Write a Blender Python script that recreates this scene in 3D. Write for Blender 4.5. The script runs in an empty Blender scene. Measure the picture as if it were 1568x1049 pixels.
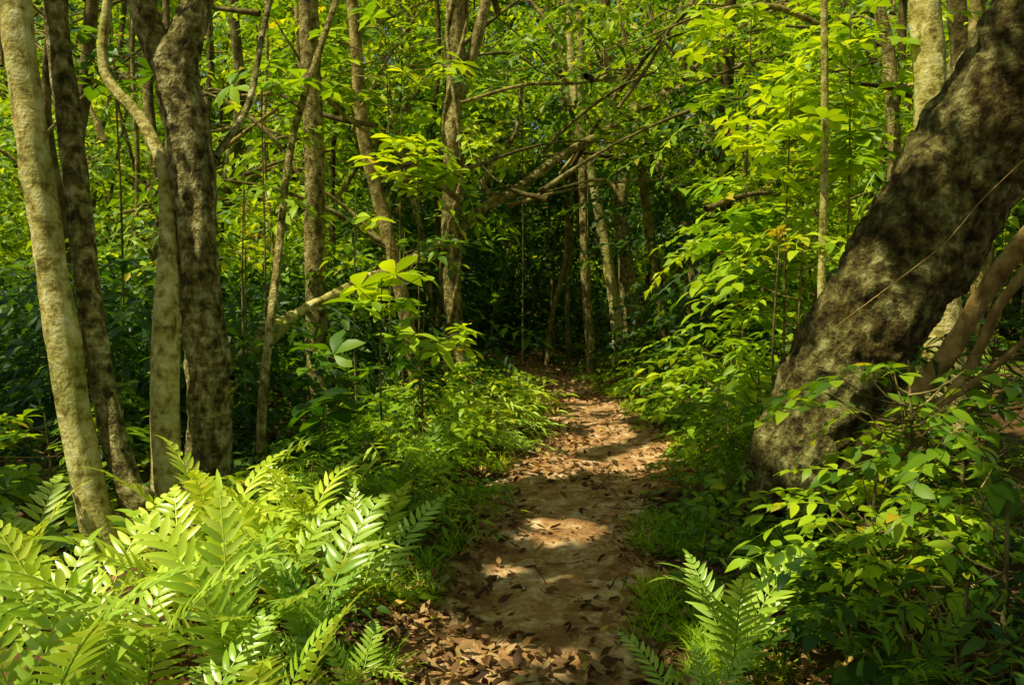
import bpy, math, random
import numpy as np
from mathutils import Vector, noise
rng=np.random.default_rng(11); random.seed(5)
F_=1220.0; PITCH=math.radians(3.5); CH=1.5
cp,sp=math.cos(PITCH),math.sin(PITCH)
# survey helper: bearing / elevation reading + distance -> metres on site
def W(px,py,d):
    u=(px-784)/F_; v=(524-py)/F_
    t=d/(cp+v*sp)
    return np.array([u*t, d, CH+t*(v*cp-sp)])
def ss(a,b,x):
    t=np.clip((x-a)/(b-a),0,1); return t*t*(3-2*t)
PY=[-6,0,3,3.8,4.95,6.8,8.7,11.4,14,16.6,19,24,32]
PX=[-.3,-.1,0,.12,.27,.68,1.05,.85,.52,.30,-.3,-2.6,-6.5]
HW=[.6,.6,.60,.56,.56,.84,.70,.62,.6,.6,.6,.6,.6]
def pathx(y): return (np.interp(y-.5,PY,PX)+np.interp(y,PY,PX)+np.interp(y+.5,PY,PX))/3
def pathw(y): return np.interp(y,PY,HW)
def h(x,y):
    x=np.asarray(x,float); y=np.asarray(y,float)
    d=x-pathx(y)
    z=ss(.8,5,d)*.8 + ss(1,6,-d)*.05
    z=z+ss(9,40,np.abs(d))*5+ss(36,75,y)*7
    z=z+.025*np.sin(2.1*x+1.3*y)+.02*np.sin(3.7*y-2.2*x+1)+.012*np.sin(7*x+5*y)
    z=z-.03*(1-ss(.2,.7,np.abs(d)))
    return z
SUN=np.array([-.42,-.22,.875]); SUN/=np.linalg.norm(SUN)

# ---------------- mesh helpers
def mesh_obj(name,V,F,mat,parent=None,smooth=True):
    V=np.ascontiguousarray(V,dtype=np.float32); F=np.ascontiguousarray(F,dtype=np.int32)
    me=bpy.data.meshes.new(name)
    me.vertices.add(len(V)); me.vertices.foreach_set('co',V.ravel())
    me.loops.add(F.size); me.loops.foreach_set('vertex_index',F.ravel())
    me.polygons.add(len(F)); me.polygons.foreach_set('loop_start',np.arange(0,F.size,F.shape[1],dtype=np.int32))
    me.update(calc_edges=True)
    me.polygons.foreach_set('use_smooth',np.full(len(F),smooth,dtype=bool))
    me.materials.append(mat); me.update()
    ob=bpy.data.objects.new(name,me); bpy.context.scene.collection.objects.link(ob)
    if parent is not None: ob.parent=parent
    return ob
def empty(name):
    e=bpy.data.objects.new(name,None); bpy.context.scene.collection.objects.link(e); return e
def comb(parts):
    Vs=[];Fs=[];o=0
    for V,F in parts:
        if len(V)==0: continue
        Vs.append(V);Fs.append(F+o);o+=len(V)
    if not Vs: return np.zeros((0,3)),np.zeros((0,3),int)
    return np.concatenate(Vs),np.concatenate(Fs)
def rots(yaw,pitch,roll):
    yaw,pitch,roll=np.broadcast_arrays(*[np.asarray(a,float) for a in (yaw,pitch,roll)])
    n=yaw.size; Z=np.zeros((n,3,3));X=Z.copy();Y=Z.copy()
    c,s=np.cos(yaw),np.sin(yaw);Z[:,0,0]=c;Z[:,0,1]=-s;Z[:,1,0]=s;Z[:,1,1]=c;Z[:,2,2]=1
    c,s=np.cos(pitch),np.sin(pitch);X[:,0,0]=1;X[:,1,1]=c;X[:,1,2]=-s;X[:,2,1]=s;X[:,2,2]=c
    c,s=np.cos(roll),np.sin(roll);Y[:,1,1]=1;Y[:,0,0]=c;Y[:,0,2]=s;Y[:,2,0]=-s;Y[:,2,2]=c
    return Z@X@Y
def inst(temps,P,R,S):
    P=np.asarray(P,float); K=len(P); S=np.broadcast_to(S,(K,))
    idx=rng.integers(0,len(temps),K); parts=[]
    for i,(V,F) in enumerate(temps):
        m=idx==i; k=m.sum()
        if k==0: continue
        VV=np.einsum('kij,vj->kvi',R[m],V)*S[m][:,None,None]+P[m][:,None,:]
        FF=F[None]+ (np.arange(k)*len(V))[:,None,None]
        parts.append((VV.reshape(-1,3),FF.reshape(-1,3)))
    return comb(parts)
# ---------------- leaves
PROF={'ov':lambda t:np.sin(np.pi*t**.75)**.85,'ob':lambda t:np.sin(np.pi*t**1.35)**.9,'la':lambda t:np.sin(np.pi*t**.6)**.7}
def leaf(L,Wd,prof='ov',fold=.25,curl=.25,n=3,wav=0.):
    ts=np.linspace(0,1,n+2); V=[(0,0,0)]
    for k,t in enumerate(ts[1:-1]):
        w=Wd/2*PROF[prof](t); z=-curl*L*t*t; e=wav*L*math.sin(k*2.3)
        V+=[(-w,L*t,z+fold*w+e),(0,L*t,z),(w,L*t,z+fold*w-e)]
    V.append((0,L,-curl*L)); V=np.array(V,float)
    F=[(0,2,1),(0,3,2)]
    for i in range(n-1):
        a=1+3*i;b=a+3
        F+=[(a,a+1,b+1),(a,b+1,b),(a+1,a+2,b+2),(a+1,b+2,b+1)]
    a=1+3*(n-1);T=len(V)-1
    F+=[(a,a+1,T),(a+1,a+2,T)]
    return V,np.array(F)
def place(g,o,R,s=1.): return g[0]@np.asarray(R).T*s+np.asarray(o),g[1]
def R1(y,p,r): return rots([y],[p],[r])[0]
def strip(pts,w):
    pts=np.array(pts,float);n=len(pts);V=[];F=[]
    for p in pts: V+=[p+[-w,0,0],p+[w,0,0],p+[0,0,w*1.4]]
    for i in range(n-1):
        for a,b in((0,1),(1,2),(2,0)):
            F+=[(3*i+a,3*i+b,3*i+3+b),(3*i+a,3*i+3+b,3*i+3+a)]
    return np.array(V),np.array(F)
def spray(nl,L,lL,lW,prof,n,tw=.004,droop=.25):
    parts=[];pts=[]
    bend=random.uniform(-.25,.25)
    for i in range(0,nl+1,2 if n<3 else 1):
        t=i/nl; p=np.array([bend*L*t*t,L*t,-droop*L*t*t]); pts.append(p)
    parts.append(strip(pts,tw))
    for i in range(nl):
        s=1 if i%2 else -1
        t=(i+.6)/nl; p=np.array([bend*L*t*t,L*t,-droop*L*t*t])
        sc=random.uniform(.7,1.15)*(1-.25*abs(t-.5))
        a=-s*math.radians(random.uniform(40,75))
        parts.append(place(leaf(lL,lW,prof,random.uniform(.1,.4),random.uniform(.1,.5),n),p,R1(a,random.uniform(-.35,.3),random.uniform(-.4,.4)),sc))
    parts.append(place(leaf(lL,lW,prof,.25,.35,n),pts[-1],R1(random.uniform(-.3,.3),-.2,0)))
    return comb(parts)
def whorl(nl,lL,lW,prof,n,stem=.0):
    parts=[]
    for i in range(nl):
        a=2*math.pi*i/nl+random.uniform(-.3,.3)
        z=random.uniform(-.03,.03)
        parts.append(place(leaf(lL,lW,prof,random.uniform(.1,.35),random.uniform(.15,.45),n),(0,0,z),R1(a,random.uniform(-.1,.45),random.uniform(-.2,.2)),random.uniform(.65,1.1)))
    return comb(parts)
def frond(L=.6,lob=.13,pairs=13,e0=75,e1=-5):
    parts=[];p=np.zeros(3);N=pairs;pts=[]
    step=L/(N+3)
    side=np.array([1.,0,0])
    for i in range(N+4):
        t=i/(N+3); el=math.radians(e0+(e1-e0)*t**1.2)
        T=np.array([0,math.cos(el),math.sin(el)]); Nn=np.array([0,-math.sin(el),math.cos(el)])
        pts.append(p.copy())
        if i>=3:
            tt=(i-3)/N
            ll=lob*(.62+.9*tt-1.3*tt*tt)*random.uniform(.88,1.1)
            if tt>.9: ll*=.8
            for s in(-1,1):
                a=math.radians(60-18*tt+random.uniform(-6,6))
                d=math.cos(a)*T+math.sin(a)*s*side+ random.uniform(.15,.35)*Nn; d/=np.linalg.norm(d)
                x=np.cross(d,Nn);x/=np.linalg.norm(x);z=np.cross(x,d)
                R=np.stack([x,d,z],1)
                parts.append(place(leaf(ll,.024,'la',.3,random.uniform(.05,.35),4),p+s*side*.001,R))
        p=p+T*step
    parts.append(strip(pts,.003))
    x=side;R=np.stack([side,T,Nn],1)
    parts.append(place(leaf(lob*.7,.02,'la',.2,.3,3),pts[-1],R))
    return comb(parts)
def grass(nb,L):
    parts=[]
    for i in range(nb):
        l=L*random.uniform(.6,1.2)
        parts.append(place(leaf(l,.008,'la',.1,random.uniform(.2,.9),3),(random.uniform(-.03,.03),random.uniform(-.03,.03),0),R1(random.uniform(0,6.28),random.uniform(.6,1.35),0)))
    return comb(parts)
# ---------------- materials
def newmat(name):
    m=bpy.data.materials.new(name);m.use_nodes=True;nt=m.node_tree;nt.nodes.clear()
    return m,nt,nt.nodes,nt.links
def ramp(N,stops,interp='LINEAR'):
    r=N.new('ShaderNodeValToRGB');e=r.color_ramp;e.interpolation=interp
    while len(e.elements)<len(stops): e.elements.new(.5)
    for i,(p,c) in enumerate(stops): e.elements[i].position=p;e.elements[i].color=(*c,1)
    return r
def leafmat(name,stops,trans=(2.3,2.0,.5),fac=.45,rough=.45,nscale=.7,spec=.4):
    m,nt,N,L=newmat(name)
    g=N.new('ShaderNodeNewGeometry'); r=ramp(N,stops); L.new(g.outputs['Random Per Island'],r.inputs[0])
    tc=N.new('ShaderNodeTexCoord'); nz=N.new('ShaderNodeTexNoise'); nz.inputs['Scale'].default_value=nscale;nz.inputs['Detail'].default_value=2
    L.new(tc.outputs['Object'],nz.inputs['Vector'])
    r2=ramp(N,[(.35,(.60,.76,.85)),(.65,(1.26,1.14,.8))]);L.new(nz.outputs['Fac'],r2.inputs[0])
    def mul(a,b):
        x=N.new('ShaderNodeMix');x.data_type='RGBA';x.blend_type='MULTIPLY';x.inputs[0].default_value=1
        L.new(a,x.inputs[6])
        if isinstance(b,tuple): x.inputs[7].default_value=(*b,1)
        else: L.new(b,x.inputs[7])
        return x.outputs[2]
    c=mul(r.outputs[0],r2.outputs[0])
    ct=mul(c,trans)
    p=N.new('ShaderNodeBsdfPrincipled');L.new(c,p.inputs['Base Color']);p.inputs['Roughness'].default_value=rough;p.inputs['Specular IOR Level'].default_value=spec
    p.inputs['Specular Tint'].default_value=(1,1,.7,1)
    t=N.new('ShaderNodeBsdfTranslucent');L.new(ct,t.inputs['Color'])
    mx=N.new('ShaderNodeMixShader');mx.inputs[0].default_value=fac
    L.new(p.outputs[0],mx.inputs[1]);L.new(t.outputs[0],mx.inputs[2])
    o=N.new('ShaderNodeOutputMaterial');L.new(mx.outputs[0],o.inputs['Surface']);return m
GB=leafmat('bright_leaf',[(0,(.24,.40,.010)),(.5,(.47,.65,.016)),(.98,(.66,.80,.025)),(1,(.75,.52,.02))],(1.35,1.2,.4))  # brighter leaf copy, sunlit brightness put into the colour
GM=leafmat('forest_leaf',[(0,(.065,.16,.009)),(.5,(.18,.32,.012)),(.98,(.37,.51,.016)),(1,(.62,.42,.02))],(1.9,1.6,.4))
GC=leafmat('canopy_leaf',[(0,(.11,.19,.008)),(.5,(.19,.29,.010)),(1,(.29,.37,.014))],(2.2,1.9,.4),fac=.5)
GD=leafmat('painted_shade_leaf',[(0,(.018,.06,.010)),(.6,(.055,.13,.013)),(1,(.13,.23,.014))],(2.2,2.0,.4))  # darker leaf copy for shaded foliage, shade put into the colour
GF=leafmat('fern_leaf',[(0,(.36,.54,.025)),(.6,(.58,.76,.06)),(1,(.76,.86,.15))],(1.25,1.1,.6),fac=.34,rough=.32,spec=.8)
GY=leafmat('yellowing_leaf',[(0,(.40,.42,.02)),(.6,(.62,.52,.02)),(1,(.75,.48,.02))],(1.1,1.0,.4))
LIT=leafmat('dry_leaf',[(0,(.06,.025,.008)),(.4,(.18,.08,.024)),(.75,(.40,.21,.07)),(.93,(.62,.40,.16)),(1,(.74,.52,.07))],(1.2,1.,.6),fac=.15,rough=.6,spec=.2)
def bark(name,stops,scale=9,bump=.5,rings=0.,island=False,patch=(.65,.65,.55),dist=.3,rough=.6):
    m,nt,N,L=newmat(name)
    tc=N.new('ShaderNodeTexCoord');mp=N.new('ShaderNodeMapping');mp.inputs['Scale'].default_value=(1,1,.75);L.new(tc.outputs['Object'],mp.inputs[0])
    n1=N.new('ShaderNodeTexNoise');n1.inputs['Scale'].default_value=scale;n1.inputs['Detail'].default_value=10;n1.inputs['Roughness'].default_value=rough;n1.inputs['Distortion'].default_value=dist;L.new(mp.outputs[0],n1.inputs['Vector'])
    v=n1.outputs['Fac']
    if rings:
        mp2=N.new('ShaderNodeMapping');mp2.inputs['Scale'].default_value=(4,4,24);L.new(tc.outputs['Object'],mp2.inputs[0])
        n4=N.new('ShaderNodeTexNoise');n4.inputs['Scale'].default_value=1.4;n4.inputs['Detail'].default_value=5;L.new(mp2.outputs[0],n4.inputs['Vector'])
        a=N.new('ShaderNodeMath');a.operation='SUBTRACT';L.new(n4.outputs['Fac'],a.inputs[0]);a.inputs[1].default_value=.5
        b=N.new('ShaderNodeMath');b.operation='MULTIPLY_ADD';L.new(a.outputs[0],b.inputs[0]);b.inputs[1].default_value=rings;L.new(v,b.inputs[2]);v=b.outputs[0]
    r=ramp(N,stops);L.new(v,r.inputs[0])
    n2=N.new('ShaderNodeTexNoise');n2.inputs['Scale'].default_value=2.6;n2.inputs['Detail'].default_value=4;L.new(tc.outputs['Object'],n2.inputs['Vector'])
    r2=ramp(N,[(.38,patch),(.60,(1.1,1.1,1.0))]);L.new(n2.outputs['Fac'],r2.inputs[0])
    x=N.new('ShaderNodeMix');x.data_type='RGBA';x.blend_type='MULTIPLY';x.inputs[0].default_value=1;L.new(r.outputs[0],x.inputs[6]);L.new(r2.outputs[0],x.inputs[7]);col=x.outputs[2]
    if island:
        g=N.new('ShaderNodeNewGeometry');r3=ramp(N,[(0,(.3,.27,.22)),(.6,(.7,.68,.65)),(1,(1.4,1.3,1.1))]);L.new(g.outputs['Random Per Island'],r3.inputs[0])
        x=N.new('ShaderNodeMix');x.data_type='RGBA';x.blend_type='MULTIPLY';x.inputs[0].default_value=1;L.new(col,x.inputs[6]);L.new(r3.outputs[0],x.inputs[7]);col=x.outputs[2]
    n3=N.new('ShaderNodeTexNoise');n3.inputs['Scale'].default_value=scale*4;n3.inputs['Detail'].default_value=6;L.new(mp.outputs[0],n3.inputs['Vector'])
    ad=N.new('ShaderNodeMath');ad.operation='MULTIPLY_ADD';L.new(v,ad.inputs[0]);ad.inputs[1].default_value=2.;L.new(n3.outputs['Fac'],ad.inputs[2])
    bp=N.new('ShaderNodeBump');bp.inputs['Strength'].default_value=bump;bp.inputs['Distance'].default_value=.03;L.new(ad.outputs[0],bp.inputs['Height'])
    p=N.new('ShaderNodeBsdfPrincipled');p.inputs['Roughness'].default_value=.85;p.inputs['Specular IOR Level'].default_value=.1
    L.new(col,p.inputs['Base Color']);L.new(bp.outputs[0],p.inputs['Normal'])
    o=N.new('ShaderNodeOutputMaterial');L.new(p.outputs[0],o.inputs['Surface']);return m
B_pale=bark('pale_lichen_bark',[(.34,(.20,.15,.035)),(.43,(.44,.34,.08)),(.51,(.66,.54,.16)),(.64,(.84,.73,.33))],15,.4,rings=.28,patch=(.66,.70,.46),rough=.66)
B_mott=bark('mottled_bark',[(.37,(.08,.06,.018)),(.46,(.24,.19,.05)),(.54,(.46,.38,.11)),(.63,(.80,.70,.34))],17,.9,rings=.25,rough=.66)
B_brown=bark('brown_bark',[(.36,(.10,.07,.02)),(.46,(.30,.22,.055)),(.55,(.50,.40,.12)),(.67,(.74,.62,.26))],17,.8,patch=(.55,.55,.45),rough=.65)
B_big=bark('rough_mossy_bark',[(.36,(.045,.032,.011)),(.46,(.14,.105,.028)),(.53,(.24,.205,.05)),(.60,(.42,.38,.12)),(.70,(.62,.56,.26))],15,1.0,rings=.15,patch=(.5,.42,.30),rough=.70)
B_root=bark('aerial_root_bark',[(.3,(.16,.09,.022)),(.5,(.38,.23,.06)),(.7,(.58,.40,.13))],14,.5)
B_far=bark('forest_bark',[(.32,(.10,.08,.02)),(.48,(.27,.21,.055)),(.62,(.52,.43,.15))],9,.5,island=True)
def groundmat(name,stops,sc):
    m,nt,N,L=newmat(name)
    tc=N.new('ShaderNodeTexCoord')
    n1=N.new('ShaderNodeTexNoise');n1.inputs['Scale'].default_value=sc;n1.inputs['Detail'].default_value=9;n1.inputs['Roughness'].default_value=.72;L.new(tc.outputs['Object'],n1.inputs['Vector'])
    r=ramp(N,stops);L.new(n1.outputs['Fac'],r.inputs[0])
    vo=N.new('ShaderNodeTexVoronoi');vo.inputs['Scale'].default_value=34;L.new(tc.outputs['Object'],vo.inputs['Vector'])
    r2=ramp(N,[(0,(.6,.55,.5)),(.5,(1.05,1.03,1.0)),(1,(1.1,1.1,1.1))]);L.new(vo.outputs['Distance'],r2.inputs[0])
    x=N.new('ShaderNodeMix');x.data_type='RGBA';x.blend_type='MULTIPLY';x.inputs[0].default_value=.6;L.new(r.outputs[0],x.inputs[6]);L.new(r2.outputs[0],x.inputs[7])
    n3=N.new('ShaderNodeTexNoise');n3.inputs['Scale'].default_value=30;n3.inputs['Detail'].default_value=8;L.new(tc.outputs['Object'],n3.inputs['Vector'])
    bp=N.new('ShaderNodeBump');bp.inputs['Strength'].default_value=.9;bp.inputs['Distance'].default_value=.03;L.new(n3.outputs['Fac'],bp.inputs['Height'])
    p=N.new('ShaderNodeBsdfPrincipled');p.inputs['Roughness'].default_value=.9;p.inputs['Specular IOR Level'].default_value=.15
    L.new(x.outputs[2],p.inputs['Base Color']);L.new(bp.outputs[0],p.inputs['Normal'])
    o=N.new('ShaderNodeOutputMaterial');L.new(p.outputs[0],o.inputs['Surface']);return m
M_ground=groundmat('forest_soil',[(.3,(.05,.025,.008)),(.5,(.12,.062,.018)),(.7,(.21,.11,.032))],3)
M_path=groundmat('trodden_earth',[(.34,(.22,.095,.026)),(.5,(.47,.255,.08)),(.64,(.84,.60,.28))],5)

# ---------------- terrain
def grid(xs,ys,zf):
    X,Y=np.meshgrid(xs,ys);Z=zf(X,Y);V=np.stack([X,Y,Z],-1).reshape(-1,3)
    nx=len(xs);i=np.arange((len(ys)-1)*nx).reshape(-1,nx)[:,:-1].ravel()
    return V,np.stack([i,i+1,i+nx+1,i+nx],1)
ax=np.sinh(np.linspace(-5.6,5.6,321));ax=ax/np.abs(ax).max()*300
ay=np.concatenate([np.linspace(-300,-6,20)[:-1],np.linspace(-6,24,301),24+np.linspace(0,1,60)[1:]**2*300])
mesh_obj('ground',*grid(ax,ay,lambda x,y:h(x,y)-.035*(1-ss(.0,.75,np.abs(x-pathx(y))))),M_ground)
ys=np.arange(-4,30,.06);us=np.linspace(-1,1,29)
V=[]
for y in ys:
    wL=pathw(y)*(1.18+.34*noise.noise(Vector((0,y*1.4,3)))+.16*noise.noise(Vector((0,y*6,9))))
    wR=pathw(y)*(1.18+.34*noise.noise(Vector((5,y*1.4,3)))+.16*noise.noise(Vector((7,y*6,9))))
    for u in us:
        x=float(pathx(y))+u*(wL if u<0 else wR)
        z=float(h(x,y))+.02*noise.noise(Vector((x*4,y*4,0)))+.018*noise.noise(Vector((x*11,y*11,0)))
        z+= .004-.035*max(0,(abs(u)-.8)/.2)
        V.append((x,y,z))
nx=len(us);i=np.arange((len(ys)-1)*nx).reshape(-1,nx)[:,:-1].ravel()
mesh_obj('dirt_path',np.array(V),np.stack([i,i+1,i+nx+1,i+nx],1),M_path)

# ---------------- sun gaps carved through the leaves to light chosen spots
T=[]
def gap(px,py,d,r): T.append((W(px,py,d),r))
for a in [(60,930,2.6,.7),(200,950,2.8,.6),(320,930,2.9,.7),(480,880,3.2,.45),(310,780,3.9,.5),(450,800,4,.45),(540,960,3.1,.2),(380,960,2.6,.6),(150,860,3.4,.4),
 (865,820,4.95,.20),(820,715,6.9,.26),(960,705,7.1,.34),(1020,690,7.5,.30),(850,882,4.2,.03),(770,860,4.4,.05),(850,612,11,.3),(740,1000,3.3,.12),(600,1000,3.2,.15),(870,1000,3.3,.04),
 (700,630,8,1.0),(720,560,10.6,1.0),(690,670,7,.8),(620,600,8,.7),(600,700,6,.5),(770,600,10,.5),(1000,620,10,.4),
 (1130,920,3.1,.3),(580,460,6.5,.7),(640,250,8,.9),(400,170,7,.8),(550,320,7,.5),(380,340,7,.4),(640,500,6.5,.5),
 (1200,150,7,1.4),(1230,300,7,1.1),(1150,450,7,.9),(1100,600,7,.6),(1150,60,8,1),(1260,200,6,.8),
 (255,450,4.8,.45),(262,620,4.8,.4),(90,450,4.4,.35),(60,200,4.4,.35),(150,650,4.4,.3),(205,780,4.3,.25),(285,200,5,.3),(310,640,5,.2),(480,520,9,.35),(490,250,9,.4),(700,450,11,.5),(695,150,11,.5),(1230,660,4.7,.2),(1300,450,4.6,.2),(1330,570,3.3,.3),(1300,740,3.3,.25),(1400,800,3,.15),
 (800,190,12,1),(900,230,13,.8),(935,430,15.5,.6),(960,500,15.5,.3),(900,400,15,.3),(380,520,8,.5),(600,410,9,.35),(150,640,5.5,.2),(60,700,5.5,.3),(970,300,16,.5)]: gap(*a)
for k in range(190):
    y=random.uniform(9,32);x=random.uniform(-.7,.7)*y;z=random.uniform(1.6,1.5+.38*y)
    dpt=abs(x-pathx(y))
    if dpt<3.4 and z<5.2 and y>10: continue
    T.append((np.array([x,y,z]),random.uniform(.6,1.6)))
def keep(P,extra=0.,soft=.25):
    P=np.asarray(P,float);k=np.ones(len(P),bool)
    for c,r in T:
        v=P-c;t=v@SUN;d=np.linalg.norm(v-t[:,None]*SUN,axis=1)
        k&=~((t>r+.15)&(d<r*rng.uniform(1-soft,1+soft,len(P))+extra))
    return k
# ---------------- trunks
def crom(P,step):
    P=np.asarray(P,float);Q=np.vstack([2*P[0]-P[1],P,2*P[-1]-P[-2]]);out=[]
    for i in range(1,len(Q)-2):
        n=max(2,int(np.linalg.norm(Q[i+1,:3]-Q[i,:3])/step))
        for j in range(n):
            t=j/n;a,b,c,d=Q[i-1],Q[i],Q[i+1],Q[i+2]
            out.append(.5*((2*b)+(-a+c)*t+(2*a-5*b+4*c-d)*t*t+(-a+3*b-3*c+d)*t**3))
    out.append(P[-1]);return np.array(out)
def tube(P4,step=.08,sides=14,lump=.08,seed=0.,flute=0.,fine=0.):
    C=crom(P4,step);n=len(C);V=np.zeros((n,sides,3));ref=np.array([.3,1,.1])
    for i in range(n):
        a=C[max(0,i-1),:3];b=C[min(n-1,i+1),:3];t=b-a;t/=np.linalg.norm(t)+1e-9
        x=np.cross(t,ref);x/=np.linalg.norm(x)+1e-9;y=np.cross(x,t)
        for k in range(sides):
            an=2*math.pi*k/sides;dv=math.cos(an)*x+math.sin(an)*y
            r=max(C[i,3],.002)
            if lump:
                q=Vector(tuple(C[i,:3]*(1.2 if r>.05 else 4)+dv*.8+seed))
                r=r*(1+lump*2*noise.noise(q*2)+lump*noise.noise(q*6)+flute*math.cos(an*5+C[i,2]*.8+seed))
                if fine:
                    q=Vector(tuple(C[i,:3]+dv*r)); r+=fine*(noise.noise(q*13)+.6*noise.noise(q*28))
            V[i,k]=C[i,:3]+dv*r
    i,k=np.meshgrid(np.arange(n-1),np.arange(sides),indexing='ij');i=i.ravel();k=k.ravel();k2=(k+1)%sides
    a=i*sides+k;b=i*sides+k2;c=b+sides;d=a+sides
    return V.reshape(-1,3),np.concatenate([np.stack([a,b,c],1),np.stack([a,c,d],1)])
def pts(lst):
    out=[]
    for px,py,d,w in lst:
        p=W(px,py,d);out.append([*p,w/2*d/F_])
    return out
TREES=[]
def tree(name,lst,mat,branches=(),top=9.,flare=1.35,lump=.09,extra=(),sides=18,flute=0.,crown=True,fine=0.,step=.07):
    P=pts(lst)
    b=P[0];g=float(h(b[0],b[1]))
    base=[[b[0]+(b[0]-P[1][0])*.05,b[1],g-.15,b[3]*flare*1.15]]
    if b[2]-g>.12: base.append([b[0],b[1],g+.06,b[3]*flare])
    P=base+P
    e=np.array(P[-1]);d=e[:3]-np.array(P[-2])[:3];d/=np.linalg.norm(d);cur=e.copy();lim=[]
    if crown:
        while cur[2]<top:
            d=d*np.array([.8,.8,1])+np.array([random.uniform(-.08,.08),random.uniform(-.08,.08),.15]);d/=np.linalg.norm(d)
            cur=np.array([*(cur[:3]+d*1.0),cur[3]*.87]);P.append(list(cur));
            if cur[2]>3.6+.1*cur[1] and cur[2]>.38*cur[1]+2: lim.append(cur.copy())
    sd=random.uniform(0,50)
    parts=[tube(P,step,sides,lump,sd,flute,fine)]
    for L in lim:
        for q in range(2):
            a=random.uniform(0,6.28);l=random.uniform(1.2,2.6);dv=np.array([math.cos(a),math.sin(a),.5])
            B=[[*(L[:3]+dv*l*t+np.array([0,0,.25*l*t*t])),L[3]*.4*(1-.85*t)] for t in(0,.3,.65,1)]
            if keep(np.array(B)[1:,:3],0.,.01).all(): parts.append(tube(B,.2,8,.05,sd))
    for br in branches: parts.append(tube(pts(br),.07,10,.08,sd+3))
    for x in extra: parts.append(x)
    e=empty(name);mesh_obj('trunk',*comb(parts),mat,e)
    TREES.append([e,np.array(P[-1][:2]),[]]);return e,P
tree('lichen_tree',[(185,890,4.25,52),(150,800,4.25,50),(118,650,4.3,46),(85,450,4.35,44),(55,250,4.4,43),(30,80,4.45,42),(20,-40,4.5,41)],B_pale,lump=.11)
tree('lichen_tree',[(232,850,4.4,60),(205,770,4.4,44),(172,660,4.45,38),(140,480,4.5,36),(115,260,4.6,35),(92,80,4.7,34),(85,-40,4.7,33)],B_mott,
  branches=[[(225,800,4.38,40),(215,765,4.35,46),(195,745,4.33,34),(180,690,4.33,20),(168,600,4.4,10)]])
tree('pale_bark_tree',[(268,850,4.7,52),(255,720,4.7,45),(252,600,4.75,42),(254,470,4.8,36),(257,360,4.9,26),(250,260,5,20),(215,180,5.1,17),(160,110,5.2,15),(165,0,5.3,13),(180,-60,5.3,12)],B_pale,top=7)
tree('mottled_tree',[(318,800,5,82),(322,680,5,66),(318,560,5,64),(305,430,5,62),(298,300,5,60),(285,190,5,62),(270,110,5,66),(292,40,5,44),(310,-50,5,40)],B_mott,lump=.12,fine=.010,sides=40,step=.03,
  branches=[[(275,130,5,50),(240,70,5,44),(215,0,4.95,40),(190,-90,4.9,36)],[(335,600,5,30),(352,585,4.95,26),(356,578,4.9,10)],[(330,240,5.1,10),(380,160,5.4,10),(400,60,5.6,9),(420,-30,5.8,8)]])
tree('slender_tree',[(492,650,9,46),(486,520,9,34),(482,380,9,31),(482,250,9,30),(476,120,9,30),(472,0,9,29),(470,-60,9,28)],B_brown)
# liana-wrapped tree
Pf=[(708,612,11,44),(698,520,11,30),(690,420,11,27),(690,300,11,26),(694,200,11,26),(698,90,11,26),(702,-40,11,25)]
Q=crom(pts(Pf),.05);vin=[]
for ph in (0,2.2,4.1):
    vin.append(tube([[q[0]+math.cos(ph+i*.10*(1 if ph<4 else -.7))*q[3]*1.15,q[1]+math.sin(ph+i*.10*(1 if ph<4 else -.7))*q[3]*1.15,q[2],.028] for i,q in enumerate(Q)][::4],.1,7,.1,ph))
tree('vine_wrapped_tree',Pf,B_brown,branches=[[(702,150,11,20),(722,90,11,18),(745,0,11,16),(760,-60,11,14)],
 [(700,360,11,16),(730,325,11.3,16),(790,290,11.8,15),(850,245,12.3,14),(920,205,13,13),(1000,160,13.5,12),(1090,110,14,10),(1180,95,14,7)],
 [(760,300,11.6,12),(740,280,11.6,10),(790,200,11.6,8),(800,120,11.6,6)]],extra=vin)
tree('forked_tree',[(975,540,16,44),(962,440,16,26),(950,330,16,22),(955,230,16,20),(935,120,16,18),(925,0,16,16)],B_brown,
 branches=[[(952,220,16,18),(1000,165,15,16),(1040,100,15,12),(1060,0,15,10)],[(1065,430,15,24),(1048,340,15,20),(1020,270,15,18),(975,200,15.5,16)]],flare=1.1)
tree('pale_bark_tree',[(945,500,15.5,18),(930,400,15.5,16),(910,290,15.5,14),(880,150,15.5,12),(870,0,15.5,11)],B_pale,flare=1.1)
tree('slender_tree',[(905,545,15,16),(897,430,15,14),(893,300,15,13),(890,100,15,12)],B_brown,flare=1.1)
tree('slender_tree',[(400,735,6.4,15),(403,600,6.4,14),(425,400,6.8,12),(440,260,7,11),(462,160,7.2,10),(520,-20,7.5,9)],B_brown,flare=1.1,top=7)
tree('slender_tree',[(1255,640,6.5,13),(1258,440,6.5,12),(1263,220,6.5,11),(1262,0,6.5,10),(1263,-60,6.5,10)],B_pale,flare=1.1,top=6)
tree('pale_bark_tree',[(1440,520,6.5,60),(1432,300,6.5,54),(1427,150,6.5,48),(1415,0,6.6,42),(1412,-60,6.6,40)],B_pale)
tree('slender_tree',[(1350,520,9,26),(1370,300,9,20),(1360,80,9,18),(1330,-50,9,16)],B_brown)
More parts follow.
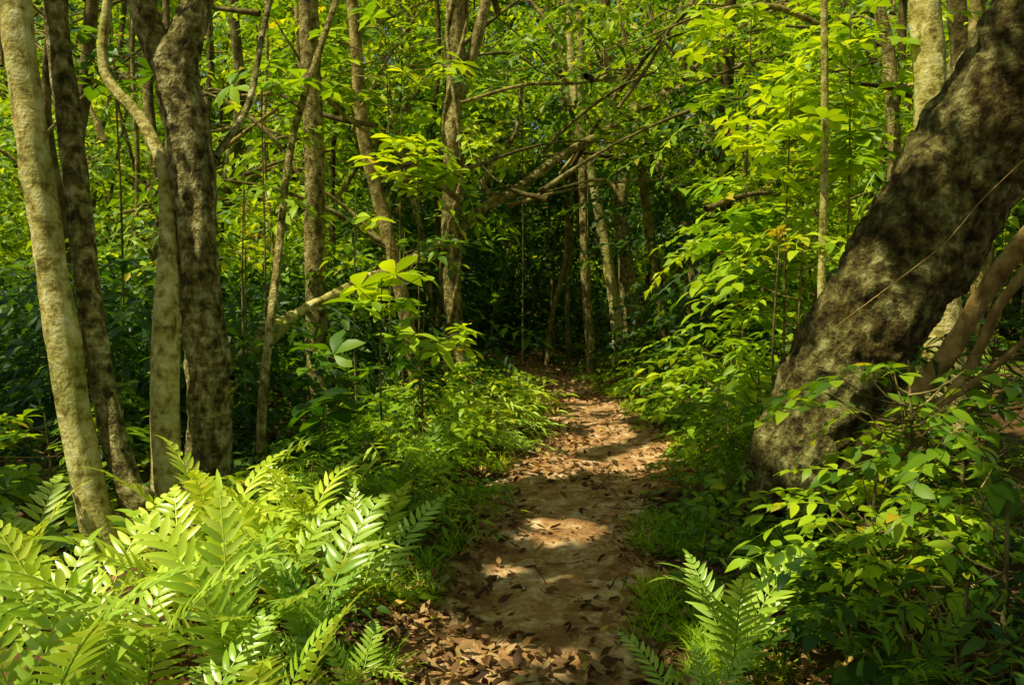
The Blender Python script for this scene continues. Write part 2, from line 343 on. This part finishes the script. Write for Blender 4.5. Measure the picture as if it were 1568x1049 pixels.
# big leaning tree, with buttress roots
bt=[(1215,800,4.9,185),(1228,715,4.88,165),(1268,610,4.85,160),(1328,500,4.8,164),(1395,385,4.75,168),(1465,270,4.7,174),(1545,150,4.65,180),(1640,-10,4.6,180),(1760,-190,4.5,170)]
ex=[tube([[*W(1240,740,4.65),.13],[*W(1225,800,4.5),.09],[*(W(1210,860,4.3)-[0,0,.05]),.03]],.06,10,.2,8),
    tube([[*W(1180,740,4.75),.10],[*W(1160,800,4.65),.07],[*(W(1140,840,4.55)-[0,0,.05]),.03]],.06,10,.2,8)]
tree('leaning_tree',bt,B_big,extra=ex,lump=.06,sides=120,flute=.04,flare=1.1,top=6,fine=.027,step=.02)
ar=empty('aerial_roots')
rp=[tube(pts([(1290,730,4.3,22),(1350,650,4.25,24),(1440,560,4.2,28),(1500,460,4.1,28),(1570,370,4.0,28),(1680,250,3.9,26)]),.06,12,.2,1),
    tube(pts([(1340,740,4.1,14),(1400,670,4.1,18),(1480,570,4.0,16),(1530,470,3.95,15),(1600,380,3.9,15)]),.06,10,.2,2),
    tube(pts([(1300,745,4.4,16),(1330,690,4.35,14),(1380,640,4.3,15),(1470,600,4.2,12),(1570,520,4.1,10)]),.06,10,.2,6),
    tube(pts([(1280,500,4.35,2.),(1360,440,4.3,2.),(1450,370,4.25,2.),(1500,310,4.2,2.),(1600,215,4.1,2.)]),.1,5,0,0)]
mesh_obj('roots',*comb(rp),B_root,ar)
lg=empty('fallen_branch')
mesh_obj('limb',*tube(pts([(330,556,7.4,20),(385,530,7.4,34),(430,500,7.6,24),(470,470,8,12),(560,430,8.6,18),(620,405,9,12),(675,370,9.3,8)]),.08,12,.25,3),B_pale,lg)

# ---------------- distant trees: trunks, arching limbs, foliage
dt=empty('distant_trees');parts=[]
n=0
while n<136:
    if n<120: y=random.uniform(8.5,33);x=random.uniform(-.75,.75)*y
    else: y=random.uniform(16,25);x=float(pathx(y))+random.uniform(-1,4.5)
    if n<120 and(abs(x-pathx(y))<1.3 or(y<13 and abs(x-pathx(y))<2)): continue
    n+=1;r=random.choice([.03,.04,.05,.06,.09,.12]) if n<=120 else random.uniform(.025,.06)
    lx,ly=random.uniform(-.16,.16),random.uniform(-.1,.1);H=random.uniform(8,13);z0=float(h(x,y))
    P=[[x+lx*z+.35*noise.noise(Vector((n*3.1,z*.35,0))),y+ly*z,z0+z,r*(1.15-.6*z/H)] for z in(-.2,1,2.2,3.6,5.2,7,9,H)]
    parts.append(tube(P,.3,8,.1,n))
    for q in range(random.choice([1,2,3])):
        z=random.uniform(1.5,7);a=random.uniform(0,6.28);l=random.uniform(1,3);c=np.array([np.interp(z,[-.2,1,2.2,3.6,5.2,7,9,H],[p[0] for p in P]),y+ly*z,z0+z])
        dv=np.array([math.cos(a),math.sin(a)*.6,random.uniform(.2,1.2)])
        parts.append(tube([[*(c+dv*l*t+np.array([0,0,-.35*l*t*t])),r*.5*(1-.7*t)] for t in(0,.35,.7,1)],.25,6,.05,n))
for k in range(150):
    y=random.uniform(9,24);x=random.uniform(-.65,.65)*y;z=random.uniform(2.5,1.5+.36*y);l=random.uniform(1.5,4.5);a=random.choice([0,3.14])+random.uniform(-.7,.7)
    up=random.uniform(.0,1.6)
    parts.append(tube([[x+math.cos(a)*l*t+.25*math.sin(t*5+k),y+math.sin(a)*l*t,z+l*up*t-l*.3*t*t+.12*math.sin(t*7+k),random.uniform(.012,.04)*(1.2-t)] for t in(0,.2,.45,.7,1)],.2,6,.05,k))
mesh_obj('trunks',*comb(parts),B_far,dt)

spL=[spray(8,.75,.26,.12,'ov',1,.006) for _ in range(6)]
spM=[spray(8,.6,.19,.085,'ov',2,.004) for _ in range(6)]
whM=[whorl(7,.22,.10,'ob',2) for _ in range(4)]
def clumps(n,reg,nsp,rad,flat=.55):
    C=[]
    tries=0
    while len(C)<n and tries<n*40:
        tries+=1
        c=reg()
        if c is not None: C.append(c)
    C=np.array(C);k=len(C)
    off=rng.normal(0,1,(k,nsp,3))*rad*np.array([.6,.6,flat*.6])
    rr=rng.uniform(.6,1.3,(k,1,1));P=(C[:,None,:]+off*rr)
    yaw=np.arctan2(-off[...,0],off[...,1])+rng.normal(0,.6,off.shape[:2])
    return P.reshape(-1,3),yaw.reshape(-1)
def nf(x,y,z,s,o): return noise.noise(Vector((x*s+o,y*s,z*s)))
def bgreg():
    y=8.5+25*random.random()**.85;x=random.uniform(-1,1)*(.68*y+1.5);z=random.uniform(.2,.40*y+2.2)
    d=abs(x-pathx(y))
    if y<24 and d<1.5 and z<3.9+max(0,(14-y))*.1: return None
    if y<11 and d<1.6: return None
    if x<0 and y<10 and random.random()<.5: return None
    if nf(x,y,z,.33,0)<-.10: return None
    return (x,y,z)
def tunnel():   # close thicket flanking and roofing the far path, added to darken it
    y=random.uniform(12,27);x=float(pathx(y))+random.uniform(-4.5,4.5);z=random.uniform(.3,6.2)
    if abs(x-pathx(y))<1.4 and z<3.6 and y<19: return None
    return (x,y,z)
def leftlow():
    y=random.uniform(6.5,20);x=random.uniform(-.75*y,-2.2 if y<10 else -1.6);return (x,y,random.uniform(.15,1.5))
P1,y1=clumps(1000,bgreg,17,1.0);P2,y2=clumps(200,tunnel,17,.9);P3,y3=clumps(150,leftlow,14,.8)
P=np.vstack([P1,P2,P3]);yaw=np.concatenate([y1,y2,y3])
m=(P[:,2]>h(P[:,0],P[:,1])+.05)&keep(P,.1)
dd=np.abs(P[:,0]-pathx(P[:,1]));m&=~((dd<1.0)&(P[:,2]<3.2)&(P[:,1]<19));m&=P[:,1]>np.where(P[:,2]<1.8,6,7.5)
P=P[m];yaw=yaw[m];dd=dd[m];K=len(P)
R=rots(yaw,rng.normal(-.1,.35,K),rng.normal(0,.35,K));S=.58+.022*P[:,1]*rng.uniform(.8,1.3,K)
shade_toned=(P[:,2]<1.9)|((dd<3.2)&(P[:,1]>12)&(P[:,2]<4.6));br=(~shade_toned)&(rng.random(K)<.5)  # picks darker and brighter leaf copies, light and shade painted by colour
mesh_obj('foliage',*inst(spL,P[~shade_toned&~br],R[~shade_toned&~br],S[~shade_toned&~br]),GM,dt,False)
mesh_obj('painted_sunlit_foliage',*inst(spL,P[br],R[br],S[br]),GB,dt,False)  # random half of upper foliage, sunlit tone painted by leaf colour
mesh_obj('undergrowth',*inst(spL,P[shade_toned],R[shade_toned],S[shade_toned]),GD,dt,False)  # near-ground and tunnel foliage, shade put in by the darker leaf
# backdrop forest
def bk():
    return(random.uniform(-34,34),random.uniform(32,44),random.uniform(.5,20))
P,yaw=clumps(800,bk,14,1.8);K=len(P)
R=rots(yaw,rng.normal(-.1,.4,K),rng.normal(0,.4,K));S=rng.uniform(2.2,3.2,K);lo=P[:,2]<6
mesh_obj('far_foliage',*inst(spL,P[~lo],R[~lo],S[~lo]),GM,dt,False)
mesh_obj('far_undergrowth',*inst(spL,P[lo],R[lo],S[lo]),GD,dt,False)  # bottom of the backdrop, shade painted with the darker leaf

# ---------------- canopy overhead, largely unseen, shaped to shade and dapple the ground
LF=[leaf(.40,.21,'ov',.2,.2,1),leaf(.34,.18,'ob',.3,.3,1)]
for l_,(a_,b_) in zip((.40,.34),LF): a_[:,1]-=l_/2
NC=1200;cx=rng.uniform(-15,12,NC);cy=rng.uniform(-8,31,NC);cz=rng.uniform(6.5,11,NC)+.12*np.maximum(cy,0)
C=np.stack([cx,cy,cz],1)
cn=np.array([nf(a,b,c,.3,20) for a,b,c in C])
sh=C-SUN*((C[:,2]-1)/SUN[2])[:,None]   # where its shade lands
tun=(np.abs(sh[:,0]-pathx(sh[:,1]))<3.5)&(sh[:,1]>10)
C=C[((cn>-.22)&((sh[:,1]<9.5)|(rng.random(NC)<.18)))|tun]  # thinned for light, kept dense where it darkens the far path
# unseen leaf clusters added up the sun line to shade the path
n2=300;y2=rng.uniform(2,12.5,n2);g2=np.stack([pathx(y2)+rng.normal(.15,.9,n2),y2,np.zeros(n2)],1)
C=np.vstack([C,g2+SUN*(rng.uniform(6.8,9.5,n2)/SUN[2])[:,None]])
P=(C[:,None,:]+rng.normal(0,1,(len(C),50,3))*np.array([.8,.8,.35])).reshape(-1,3)
P=P[keep(P,.13,.12)];P=P[P[:,2]>.36*P[:,1]*.6+4.6];K=len(P)
R=rots(rng.uniform(0,6.28,K),rng.normal(0,.45,K),rng.normal(0,.45,K))
tt=np.array([t[1] for t in TREES]);near=((P[:,None,:2]-tt[None])**2).sum(-1)
ni=near.argmin(1);far=near.min(1)>30
for i,t in enumerate(TREES):
    mm=(ni==i)&~far
    if mm.sum()>0: mesh_obj('crown',*inst(LF,P[mm],R[mm],rng.uniform(.7,1.3,mm.sum())),GC,t[0],False)  # crowns take in the added shading leaves too
mesh_obj('canopy',*inst(LF,P[far],R[far],rng.uniform(.7,1.3,far.sum())),GC,dt,False)

# ---------------- understory plants
whN=[whorl(7,.20,.095,'ob',3) for _ in range(4)]
whB=[whorl(5,.26,.14,'ob',4) for _ in range(3)]
spN=[spray(7,.40,.13,.062,'ov',3,.0025,.3) for _ in range(6)]
spO=[spray(7,.42,.14,.072,'ov',4,.003,.3) for _ in range(5)]
spS=[spray(9,.34,.085,.04,'ov',2,.002,.3) for _ in range(6)]
spLa=[spray(11,.42,.12,.028,'la',2,.002,.35) for _ in range(4)]
def plant(name,px,py,d,rad,n,temps,mat,s=1.,stem=True,pit=(-.05,.25)):
    c=W(px,py,d);rad=np.array(rad)
    q=rng.normal(0,1,(n,3));q/=np.linalg.norm(q,axis=1)[:,None];q*=rng.uniform(.25,1,(n,1))**.5
    P=c+q*rad
    g=h(P[:,0],P[:,1])
    m=(P[:,2]>g+.04)&(np.abs(P[:,0]-pathx(P[:,1]))>pathw(P[:,1])*.95)
    if d>5.5: m&=keep(P,0.)|(rng.random(n)<.5)
    P=P[m];q=q[m];k=len(P)
    if k==0: return
    yaw=np.arctan2(-q[:,0],q[:,1])+rng.normal(0,.5,k)
    R=rots(yaw,rng.normal(*pit,k),rng.normal(0,.22,k))
    e=empty(name);mesh_obj('leaves',*inst(temps,P,R,s*rng.uniform(.75,1.25,k)),mat,e,True)
    if stem:
        b=np.array([c[0],c[1],float(h(c[0],c[1]))-.05]);pp=[]
        top=c+[0,0,rad[2]*.8]
        pp.append(tube([[*b,.012],[*((b+top)/2+[random.uniform(-.05,.05),0,0]),.010],[*top,.005]],.12,6,.05,px))
        for j in range(min(k,24)):
            a=P[j]; s0=b+(top-b)*np.clip((a[2]-.12-b[2])/(top[2]-b[2]+1e-6),.05,1)
            pp.append(tube([[*s0,.005],[*((s0+a)/2-[0,0,.03]),.004],[*a,.003]],.12,5,0,0))
        mesh_obj('stems',*comb(pp),B_far,e)
sap='broadleaf_sapling';shr='understory_shrub'
for a in [
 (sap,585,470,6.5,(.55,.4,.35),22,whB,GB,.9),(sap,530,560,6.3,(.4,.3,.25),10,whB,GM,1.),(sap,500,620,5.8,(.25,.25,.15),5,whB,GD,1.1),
 (sap,650,520,7,(.45,.3,.35),16,whN,GB,1.),(sap,640,250,8,(.5,.4,.35),28,whN,GB,1.1),(sap,400,170,7,(.6,.5,.5),22,whN,GB,1.),
 (sap,545,325,7,(.3,.3,.2),9,whB,GB,.9),(sap,375,320,7,(.25,.3,.5),14,spN,GB,1.),(sap,590,100,9,(.9,.6,.8),44,whM,GB,1.),(sap,170,60,7,(.6,.5,.6),18,whN,GM,1.),(sap,620,390,8.5,(.5,.4,.3),26,spN,GM,1.1),
 (sap,800,190,12,(1.3,.8,.7),80,spM,GB,.9),(sap,900,200,13,(1.2,.8,.6),60,spM,GB,.9),(sap,615,130,9,(.3,.3,.15),5,whN,GY,.6),(sap,1195,375,6.2,(.10,.15,.15),4,whN,GY,.55),(sap,375,330,7.5,(.2,.2,.3),6,spN,GY,.7),
 (sap,1150,80,8,(.9,.7,.7),54,whM,GB,.9),(sap,1210,230,7,(.8,.6,.7),54,whN,GB,1.1),(sap,1130,400,7.5,(.6,.5,.5),34,whB,GB,.9),(sap,1230,420,6.8,(.6,.5,.6),50,spN,GB,1.2),(sap,1300,110,7,(.6,.6,.7),38,whN,GB,1.),
 (shr,1120,560,7,(.5,.6,.5),80,spN,GB,1.),(shr,1080,590,9,(.6,.8,.6),85,spN,GM,1.1),(shr,1160,640,5.9,(.32,.5,.45),60,spN,GM,.95),(shr,1030,580,12,(.8,1.2,.6),80,spM,GM,.8),
 (shr,1110,770,5.0,(.22,.4,.25),45,spS,GM,1.),(shr,1080,690,7,(.35,.6,.3),60,spS,GM,1.),(shr,1160,700,5.2,(.2,.3,.3),40,spS,GM,1.),
 (shr,720,640,7.8,(.75,.7,.32),140,spLa,GF,1.),(shr,640,640,6.8,(.6,.6,.3),90,spN,GB,.8),(shr,740,600,10,(.8,1.2,.45),100,spN,GB,1.),(shr,560,720,5.6,(.6,.5,.35),75,spLa,GB,1.),(shr,640,760,5.2,(.4,.4,.25),50,spLa,GM,.9),(shr,480,760,5.0,(.5,.4,.3),45,spN,GM,1.),
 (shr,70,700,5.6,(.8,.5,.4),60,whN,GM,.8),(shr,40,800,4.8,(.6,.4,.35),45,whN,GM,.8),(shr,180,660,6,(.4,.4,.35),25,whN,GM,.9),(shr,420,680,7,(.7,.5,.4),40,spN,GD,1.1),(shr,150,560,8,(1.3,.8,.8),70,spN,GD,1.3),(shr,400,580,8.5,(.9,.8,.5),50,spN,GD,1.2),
 (shr,1390,600,3.4,(.36,.25,.17),20,spO,GM,.72),(shr,1340,800,3.2,(.34,.3,.22),38,spO,GB,.66),(shr,1480,720,3.3,(.38,.35,.3),45,spO,GM,.75),(shr,1520,620,4.6,(.6,.4,.5),60,spLa,GD,1.1),
 (shr,1400,930,2.9,(.45,.4,.28),60,spO,GD,.62),(shr,1540,870,2.8,(.3,.3,.35),36,spO,GM,.65),(shr,1300,960,3.5,(.3,.3,.2),35,spLa,GM,.8),(shr,1480,960,2.6,(.3,.3,.2),24,spLa,GM,.65),(shr,1230,840,4.2,(.25,.3,.15),30,spS,GM,1.)]:
    plant(*a)
# broad ground cover everywhere off the path
def gcov():
    y=random.uniform(3.2,24);x=pathx(y)+random.choice([-1,1])*(pathw(y)+.15+abs(random.gauss(0,1))*.35*y**.8)
    return(float(x),y)
g=np.array([gcov() for _ in range(4600)])
d=np.abs(g[:,0]-pathx(g[:,1]));z=h(g[:,0],g[:,1])+rng.uniform(.02,.38,len(g))*np.clip((d-.5)/1.2,.12,1)
P=np.stack([g[:,0],g[:,1],z],1)
m=np.hypot(P[:,0]-W(1215,800,4.9)[0],P[:,1]-4.9)>.4
m&=(P[:,1]>4.2)|(np.abs(P[:,0])<2.6)
m&=~((P[:,1]<5)&(P[:,0]>0)&(P[:,0]<1.35)&(rng.random(len(P))<.75))
P=P[m];K=len(P)
gc=empty('ground_cover_plants');R=rots(rng.uniform(0,6.28,K),rng.normal(.25,.25,K),rng.normal(0,.3,K));S=rng.uniform(.5,1.,K)
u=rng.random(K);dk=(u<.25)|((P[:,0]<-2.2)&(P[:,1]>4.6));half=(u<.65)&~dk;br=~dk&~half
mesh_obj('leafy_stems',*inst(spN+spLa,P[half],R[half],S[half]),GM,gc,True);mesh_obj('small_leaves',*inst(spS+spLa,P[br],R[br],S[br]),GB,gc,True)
mesh_obj('painted_shade_stems',*inst(spN+spLa,P[dk],R[dk],S[dk]),GD,gc,True)  # darker leaf copy, shade painted into these stems
# ferns
FR=[frond(.62,.15,14,random.uniform(70,86),random.uniform(-10,45)) for _ in range(7)]
def fern(px,py,d,s,n,mat,tilt=0):
    c=W(px,py,d);x,y=c[0],c[1];z=float(h(x,y));e=empty('fern')
    yaw=np.arange(n)*2*math.pi/n+rng.uniform(-.4,.4,n)+rng.uniform(0,6);P=np.tile([x,y,z],(n,1))+rng.normal(0,.03,(n,3))*[1,1,0]
    mesh_obj('fronds',*inst(FR,P,rots(yaw,rng.normal(0,.14,n),rng.normal(0,.15,n)),s*rng.uniform(.75,1.15,n)),mat,e,True)
for a in [(40,1000,2.35,1.3,6,GF),(200,1000,2.6,1.25,6,GF),(360,1000,2.75,1.2,6,GF),(120,1000,3.0,1.2,6,GF),(470,1000,3.05,1.15,6,GF),(300,900,3.3,1.2,7,GF),(420,900,3.5,1.15,6,GF),(540,900,3.7,1.0,6,GF),(330,900,3.9,1.2,7,GF),(460,850,4.1,1.15,6,GF),(580,850,4.6,1.0,6,GM),(520,850,4.8,1.05,6,GF),(-60,1000,2.8,1.2,6,GF),(30,900,3.6,1.1,6,GF),(650,700,6.0,.9,6,GF),(690,700,6.8,.9,6,GF),(240,1000,2.2,.9,6,GF),(430,1000,2.45,.85,6,GF),(530,1000,2.75,.7,6,GF),
 (1125,1000,3.0,.95,7,GF),(1250,1000,3.2,.75,6,GM),(1085,1000,2.6,.6,6,GF),(1500,900,3.6,.9,6,GM),(1370,1000,2.6,.8,6,GM),(1180,850,4.0,.6,5,GM)]: fern(*a)
# grass
GR=[grass(9,.17) for _ in range(5)]
n=3000;y=3+rng.random(n)**1.5*11;sd=rng.choice([-1,1],n,p=[.4,.6]);x=pathx(y)+sd*(pathw(y)*rng.uniform(.8,1.1,n)+np.abs(rng.normal(0,.2,n)))
P=np.stack([x,y,h(x,y)-.005],1)
cl=np.array([nf(a,b,0,1.3,4) for a,b,_ in P])>-.08;P=P[cl];K=len(P)
mesh_obj('grass',*inst(GR,P,rots(rng.uniform(0,6.28,K),rng.normal(0,.1,K),rng.normal(0,.1,K)),rng.uniform(.4,1.0,K)),GB)
# leaf litter
LL=[leaf(.09,.045,'ov',random.uniform(-.5,.8),random.uniform(-.5,.5),3,random.uniform(0,.06)) for _ in range(8)]
n=20000;y=2.6+rng.random(n)**1.4*17;x=pathx(y)+rng.normal(0,1,n)*.85
e_=np.abs(x-pathx(y))/pathw(y);cl=np.array([nf(a,b,0,1.1,14) for a,b in zip(x,y)])
m=rng.random(n)<np.clip(.14+.75*e_**2.2+cl*.7,0.06,1);x=x[m];y=y[m];K=len(x)
P=np.stack([x,y,h(x,y)+.014+rng.uniform(0,.018,K)],1)
mesh_obj('leaf_litter',*inst(LL,P,rots(rng.uniform(0,6.28,K),rng.normal(0,.3,K),rng.normal(0,.38,K)),rng.uniform(.25,1.0,K)),LIT,None,True)
tw=[]
for k in range(150):
    y=random.uniform(2.8,12);x=float(pathx(y))+random.gauss(0,.8);a=random.uniform(0,6.28);l=random.uniform(.1,.45)
    tw.append(tube([[x+math.cos(a)*l*t,y+math.sin(a)*l*t,float(h(x+math.cos(a)*l*t,y+math.sin(a)*l*t))+.014+.015*math.sin(t*5+k),random.uniform(.002,.006)] for t in(0,.35,.7,1)],.06,5,.1,k))
mesh_obj('fallen_twigs',*comb(tw),B_far)

# ---------------- light and camera
w=bpy.data.worlds.new('World');bpy.context.scene.world=w;w.use_nodes=True;nt=w.node_tree;nt.nodes.clear()
sk=nt.nodes.new('ShaderNodeTexSky');sk.sky_type='NISHITA';sk.sun_disc=False
sk.sun_elevation=math.asin(SUN[2]);sk.sun_rotation=math.atan2(SUN[0],SUN[1])
bg=nt.nodes.new('ShaderNodeBackground');bg.inputs[1].default_value=.11;o=nt.nodes.new('ShaderNodeOutputWorld')
nt.links.new(sk.outputs[0],bg.inputs[0]);nt.links.new(bg.outputs[0],o.inputs[0])
l=bpy.data.lights.new('sun','SUN');l.energy=5;l.angle=math.radians(.5);l.color=(1,.97,.86)
so=bpy.data.objects.new('sun',l);bpy.context.scene.collection.objects.link(so);so.rotation_euler=Vector(tuple(SUN)).to_track_quat('Z','Y').to_euler()
c=bpy.data.cameras.new('camera');c.sensor_width=36;c.lens=28;c.clip_start=.05;c.clip_end=1000
co=bpy.data.objects.new('camera',c);bpy.context.scene.collection.objects.link(co);co.location=(0,0,CH);co.rotation_euler=(math.radians(90)-PITCH,0,0)
s=bpy.context.scene;s.camera=co
s.view_settings.view_transform='Standard';s.view_settings.look='None';s.view_settings.exposure=0
print('faces',sum(len(m.polygons) for m in bpy.data.meshes))
